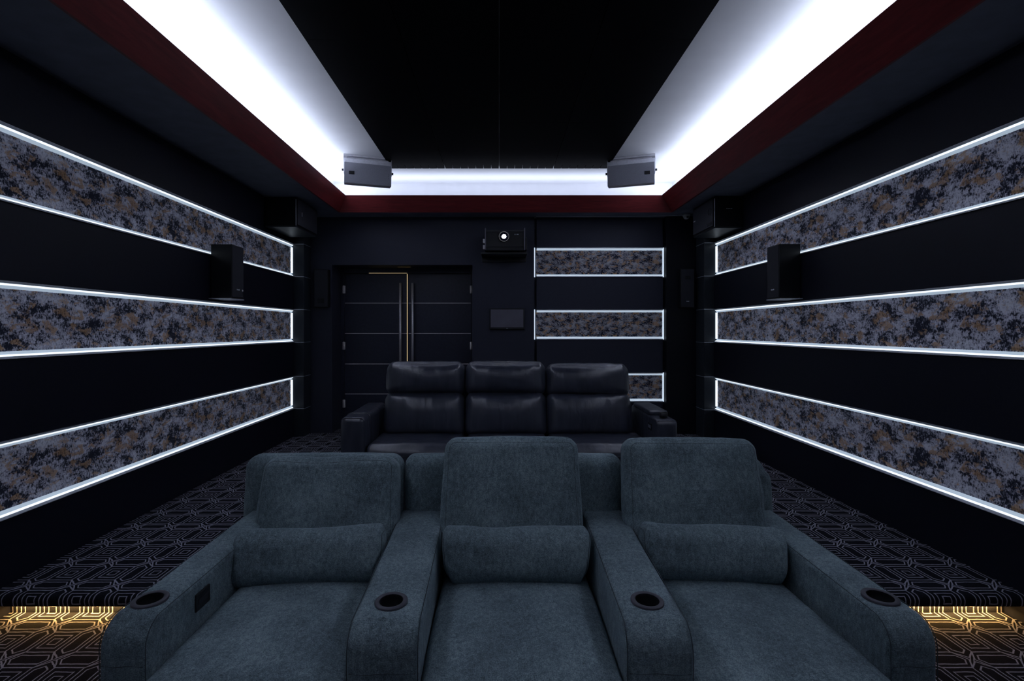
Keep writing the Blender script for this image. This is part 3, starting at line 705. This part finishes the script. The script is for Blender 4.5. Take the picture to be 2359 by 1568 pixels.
# loose lumbar pillows
for j, (cx, wd, cy, cz, tilt, roll, yaw, lab) in enumerate(((-.812, .625, 2.085, .600, -16, -1.0, 3, 'on the left seat'), (.072, .618, 2.085, .603, -14, 0, 0, 'on the middle seat'), (.918, .600, 2.088, .610, -15, 1.2, -2, 'on the right seat, tilted upward'))):
    def pil(q, u, j=j):
        k = u[2]
        q.x *= 1 + (.055 if j == 1 else .03) * k
        q.z += -.003 * math.cos(u[0] * 4.2 + j) * max(0, k); q.z += .004 * abs(u[0]) ** 3 * (1 if k > 0 else -.4)
        if j == 0: q.x += -.022 * (k < 0) * abs(k) * (u[0] < 0) * abs(u[0])
        return q
    p = Puff((wd, .150, .225), (.035, .072, .085), (.006, .012, .0), .0028, seed=j + 31, deform=pil, wscale=(10, 7, 6))
    M = Matrix.Rotation(R(tilt), 4, 'X') @ Matrix.Rotation(R(roll), 4, 'Y')
    t = thing('lumbar_pillow', 'teal grey bolster pillow %s of the front sofa' % lab, 'pillow', (cx, cy, cz), (0, 0, R(yaw)), group='lumbar pillows')
    bm = bmesh.new(); p.mesh(bm, M, 22, 5); pc = finish(bm, 'pillow_cover', 'chenille', t, world=False)
    for f in ('+x', '-x'):
        bm = bmesh.new(); tube(bm, p.seam(f, .012, M, lift=-.0006), .0014, 5, closed=True); finish(bm, 'seam', 'thread', t, world=False)

# ------------------------------------------------------------------ rear row: black leather sofa on the platform
LS = thing('leather_sofa', 'black leather three seat sofa with high backs, on the raised platform behind', 'sofa', (.08, 4.4, PLAT))
P0 = PLAT
LA = [(-1.209, .198), (1.381, .168)]
for i, (ax, aw) in enumerate(LA):
    h = .690 if i == 0 else .668
    pr = round_poly([(3.97, P0 + .05, .01), (3.97, P0 + h, .045), (4.75, P0 + h + .012, .02), (4.75, P0 + .05, .01)], 6)
    dense = []
    for a_, b_ in zip(pr, pr[1:] + pr[:1]):
        k = max(1, int((b_ - a_).length / .06)); dense += [a_.lerp(b_, q / k) for q in range(k)]
    M = Matrix.Translation((ax, 0, 0)); bm = bmesh.new(); slab(bm, dense, aw, .040 if i == 0 else .022, M, steps=5, sub=6)
    a = finish(bm, 'arm', 'leather', LS, smooth=True)
    def hoop(y, lift=.002, r=.004, hh=h, rr=.04 if i == 0 else .022):
        pts = []; w2 = aw / 2; top = P0 + hh + lift + .012 * (y - 3.97) / .78
        for q in range(4): pts.append((ax - w2 - lift, y, P0 + .30 + (hh - .30 - rr) * q / 3))
        for q in range(1, 7): t_ = R(180 - 15 * q); pts.append((ax - w2 + rr + (rr + lift) * math.cos(t_), y, top - rr + rr * math.sin(t_)))
        for q in range(7): t_ = R(90 - 15 * q); pts.append((ax + w2 - rr + (rr + lift) * math.cos(t_), y, top - rr + rr * math.sin(t_)))
        for q in range(1, 4): pts.append((ax + w2 + lift, y, P0 + hh - rr - (hh - .30 - rr) * q / 3))
        b = bmesh.new(); tube(b, pts, r, 6); return b
    finish(hoop(3.99, -.006, .005), 'piping', 'leather', a)
    if i == 0:
        finish(hoop(4.155, .001, .007), 'piping', 'leather', a); finish(hoop(4.178, .0, .004), 'piping', 'leather_seam', a)
    else:
        p = Puff((aw - .004, .50, .045), (.018, .02, .018), (0, 0, .004), .001, 3); bm = bmesh.new(); p.mesh(bm, Matrix.Translation((ax, 4.44, P0 + h + .022)), 10, 3); finish(bm, 'arm_pad', 'leather', a)
        bm = bmesh.new(); lathe(bm, [(.030, -.01), (.034, .040), (.030, .042), (.026, .004), (.0001, .003)], (ax + .012, 4.10, P0 + h + .003), 28); finish(bm, 'cup_holder', 'black_plastic', a)
        X = ax - aw / 2
        bm = boxes(((X - .005, 4.115, P0 + h - .115), (X + .004, 4.20, P0 + h - .055), .003)); cp = finish(bm, 'control_panel', 'speaker', a)
        for q in range(3): finish(boxes(((X - .0075, 4.126 + q * .024, P0 + h - .098), (X - .004, 4.142 + q * .024, P0 + h - .072), .001)), 'button', 'grey_front', cp)
bm = boxes(((-1.11, 4.05, P0 + .06), (1.297, 4.80, P0 + .32), .015)); finish(bm, 'base', 'leather', LS)
for x in (-1.24, 1.40):
    for y in (4.03, 4.85): finish(boxes(((x - .025, y - .025, P0), (x + .025, y + .025, P0 + .07))), 'foot', 'black_plastic', LS)
for j, (x0, x1) in enumerate(((-1.108, -.304), (-.298, .434), (.440, 1.295))):
    p = Puff((x1 - x0, .56, .20), (.05, .075, .07), (.004, .016, .014), .003, seed=j + 41, wscale=(10, 6, 6))
    M = Matrix.Translation(((x0 + x1) / 2, 4.245, P0 + .362)); bm = bmesh.new(); p.mesh(bm, M, 20, 5); sc = finish(bm, 'seat_cushion', 'leather', LS)
    bm = bmesh.new(); tube(bm, [M @ (p(Vector((u * (p.h.x - .03), -p.h.y, .012))) + Vector((0, -.001, 0))) for u in [-1 + q / 12 for q in range(25)]], .003, 5); finish(bm, 'seam', 'leather_seam', sc)
bm = bmesh.new(); p = Puff((2.32, .14, .90), (.06, .05, .06)); p.mesh(bm, Matrix.Translation((.08, 4.86, P0 + .52)) @ Matrix.Rotation(R(-6), 4, 'X'), 14, 3); finish(bm, 'back_frame', 'leather', LS)
for j, (xc, wl, wu, top) in enumerate(((-.692, .742, .734, 1.100), (.062, .752, .748, 1.102), (.832, .784, .778, 1.080))):
    def fat(q, u):
        q.y -= .012 * max(0, -u[1]) * math.cos(u[0] * 1.4); q.x *= 1 - .012 * u[2]; return q
    p = Puff((wl, .22, .40), (.07, .09, .075), (.006, .060, .010), .0050, seed=j + 51, deform=fat, wscale=(15, 6, 2.5))
    M = Matrix.Translation((xc, 4.535, P0 + .625)) @ Matrix.Rotation(R(-9), 4, 'X'); bm = bmesh.new(); p.mesh(bm, M, 30, 5); finish(bm, 'back_cushion', 'leather', LS)
    p = Puff((wu, .21, .315), (.065, .09, .085), (.006, .062, .008), .0050, seed=j + 61, deform=fat, wscale=(15, 6, 2.5))
    M = Matrix.Translation((xc - .002, 4.60, P0 + top - .150)) @ Matrix.Rotation(R(-7), 4, 'X'); bm = bmesh.new(); p.mesh(bm, M, 30, 5); finish(bm, 'headrest', 'leather', LS)
